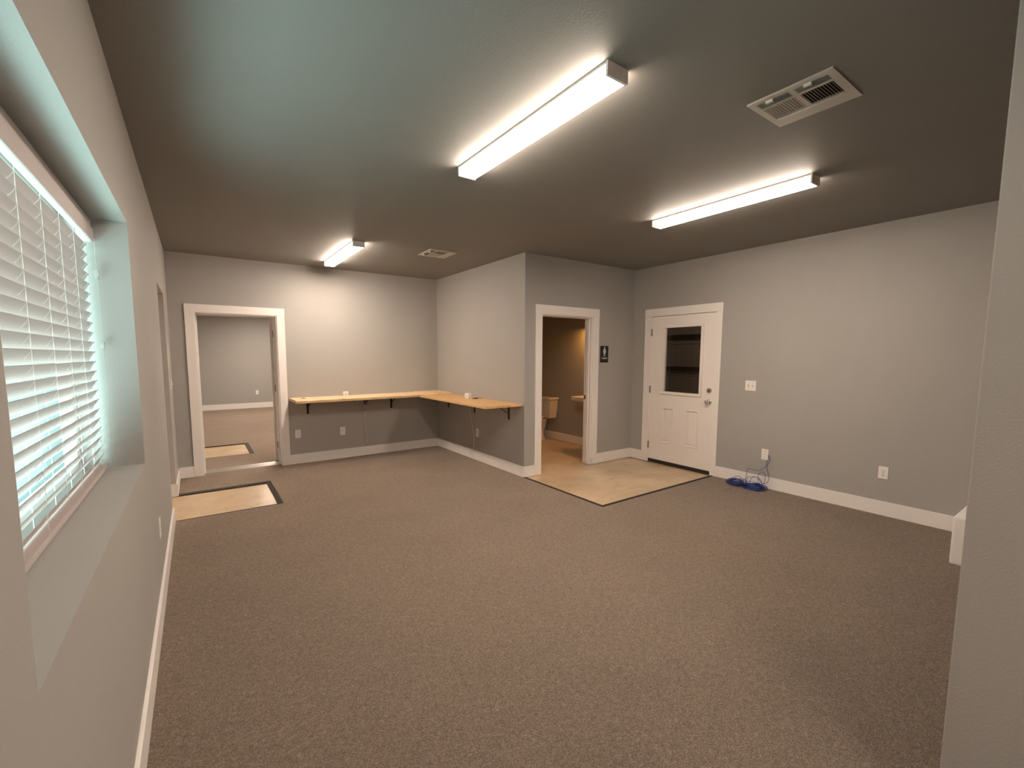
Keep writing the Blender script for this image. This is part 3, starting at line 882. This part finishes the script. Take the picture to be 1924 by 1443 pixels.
# wall-hung sink on the right wall
t = thing('wall_sink', 'white wall-hung sink inside the restroom behind the jamb', 'sink', (XD - .001, 4.78, .80))
def rs(x0, hy, z, r=.05, x1=0.):
    P = [(x1, -hy, z), (x1, hy, z)]
    for k in range(5):
        a = PI / 2 + (PI / 2) * k / 4
        P.append((x0 + r + r * math.cos(a), hy - r + r * math.sin(a), z))
    for k in range(5):
        a = PI + (PI / 2) * k / 4
        P.append((x0 + r + r * math.cos(a), -hy + r + r * math.sin(a), z))
    return P
bm = B()
loft(bm, [rs(-.22, .09, -.09, .04), rs(-.34, .16, -.03, .06), rs(-.425, .225, -.005, .05), rs(-.44, .24, .005, .05), rs(-.44, .24, .055, .05), rs(-.43, .23, .062, .045),
          rs(-.40, .20, .062, .06, -.10), rs(-.36, .17, .0, .08, -.13), rs(-.30, .10, -.05, .05, -.17)])
obj('basin', bm, M['porcelain'], t, True)
bm = B(); box(bm, -.05, 0, -.24, .24, .055, .105, .012, 3); obj('back_ledge', bm, M['porcelain'], t, True)
bm = B(); cyl(bm, (-.075, 0, .06), (0, 0, 1), .02, .05, 16); tube(bm, catmull([(-.075, 0, .11), (-.10, 0, .15), (-.16, 0, .16), (-.19, 0, .13)], 6), .010, 10); obj('faucet', bm, M['chrome'], t, True)
bm = B(); tube(bm, catmull([(-.22, 0, -.08), (-.22, 0, -.20), (-.20, 0, -.26), (-.15, 0, -.25), (-.12, 0, -.21), (0, 0, -.21)], 6), .018, 12); obj('drain_trap', bm, M['chrome'], t, True)

# ------------------------------------------------------------------ garage beyond the white door
struct('wall_garage_back', slab('x', 9.0, 9.1, .5, 8.2, -.1, 3.0), M['garage'])
struct('wall_garage_left', slab('y', 8.1, 8.2, XD + .15, 9.0, -.1, 3.0), M['garage'])
struct('wall_garage_near', slab('y', .5, .6, XD + .15, 9.0, -.1, 3.0), M['garage'])
struct('wall_garage_side', slab('x', XD + .15, XD + .25, YB2, 8.1, -.1, 3.0), M['garage'])
struct('ceiling_garage', slab('z', 3.0, 3.1, XD + .15, 9.1, .5, 8.2), M['garage'])
struct('floor_garage', slab('z', -.12, -.02, XD + .15, 9.1, .5, 8.2), M['garage'])
gd = thing('garage_door', 'brown sectional garage door with dark struts, seen through the door glass', 'garage door', (8.55, 4.9, -.02))
zs = [0, .55, 1.10, 1.75, 2.40]
for k in range(4):
    bm = B(); box(bm, 0, .04, -2.2, 2.2, zs[k] + .004, zs[k + 1] - .004, .004)
    for q in range(7):
        y = -2.05 + q * .68
        box(bm, -.012, 0, y - .035, y + .035, zs[k] + .02, zs[k + 1] - .02, .003)
    obj('door_section', bm, M['garagedoor'], gd)
for z in (1.25, 1.90):
    bm = B(); box(bm, -.07, -.005, -2.2, 2.2, z - .045, z + .045, .006); obj('strut', bm, M['iron'], gd)

# ------------------------------------------------------------------ lights of the place, plus added fill
def area(name, loc, rot, sx, sy, power, col):
    l = bpy.data.lights.new(name, 'AREA'); l.shape = 'RECTANGLE'; l.size = sx; l.size_y = sy; l.energy = power; l.color = col
    o = bpy.data.objects.new(name, l); C.objects.link(o); o.location = loc; o.rotation_euler = rot; return o
# daylight in front of the window, facing the room
area('daylight', (-.82, (WN + WF) / 2, .78), (0, -PI / 2 - .40, 0), 2.1, 3.2, 300, (.63, .91, .93))
# lamps of the next room
area('next_room_lamp', (1.9, 8.6, H - .05), (0, 0, 0), .13, 1.22, 85, LAMP_COL)
area('next_room_lamp', (1.9, 12.2, H - .05), (0, 0, 0), .13, 1.22, 85, LAMP_COL)
area('rear_fill', (1.0, -1.5, H - .05), (0, 0, 0), .13, 1.22, 45, LAMP_COL)  # unseen fill added behind the camera to brighten the near partition
# warm lamp over the restroom sink
area('sink_lamp', (5.40, 4.85, 1.98), (0, math.radians(12), 0), .12, .45, 9.5, (1.0, .44, .10))
# unseen fill light added to brighten the garage interior
l = bpy.data.lights.new('garage_fill', 'POINT'); l.energy = 60; l.color = (1.0, .86, .75); l.shadow_soft_size = .08
o = bpy.data.objects.new('garage_fill', l); C.objects.link(o); o.location = (7.0, 3.0, 2.7)

w = bpy.data.worlds.new('World'); bpy.context.scene.world = w; w.use_nodes = True
bg = w.node_tree.nodes['Background']; bg.inputs[0].default_value = (.50, .90, .92, 1); bg.inputs[1].default_value = 1.0

# ------------------------------------------------------------------ camera
cam = bpy.data.cameras.new('camera'); co = bpy.data.objects.new('camera', cam); C.objects.link(co)
f = 822.87; cam.sensor_fit = 'HORIZONTAL'; cam.sensor_width = 36; cam.lens = f / 1924 * 36
cam.shift_x = (962 - 926.739) / 1924; cam.shift_y = (745.332 - 721.5) / 1924
cam.clip_start = .02; cam.clip_end = 60
yaw, pi_ = math.radians(-34.1153), math.radians(-5.3965)
fw = Vector((-math.sin(yaw) * math.cos(pi_), math.cos(yaw) * math.cos(pi_), math.sin(pi_)))
r = Vector((math.cos(yaw), math.sin(yaw), 0)); u = r.cross(fw)
mt = Matrix((r, u, -fw)).transposed().to_4x4()
mt.translation = Vector((.24222, 0, 1.50613))
co.matrix_world = mt
sc = bpy.context.scene
sc.camera = co
sc.view_settings.view_transform = 'Standard'; sc.view_settings.look = 'None'
sc.view_settings.exposure = 0.2; sc.view_settings.gamma = 1.0
sc.view_settings.use_curve_mapping = False
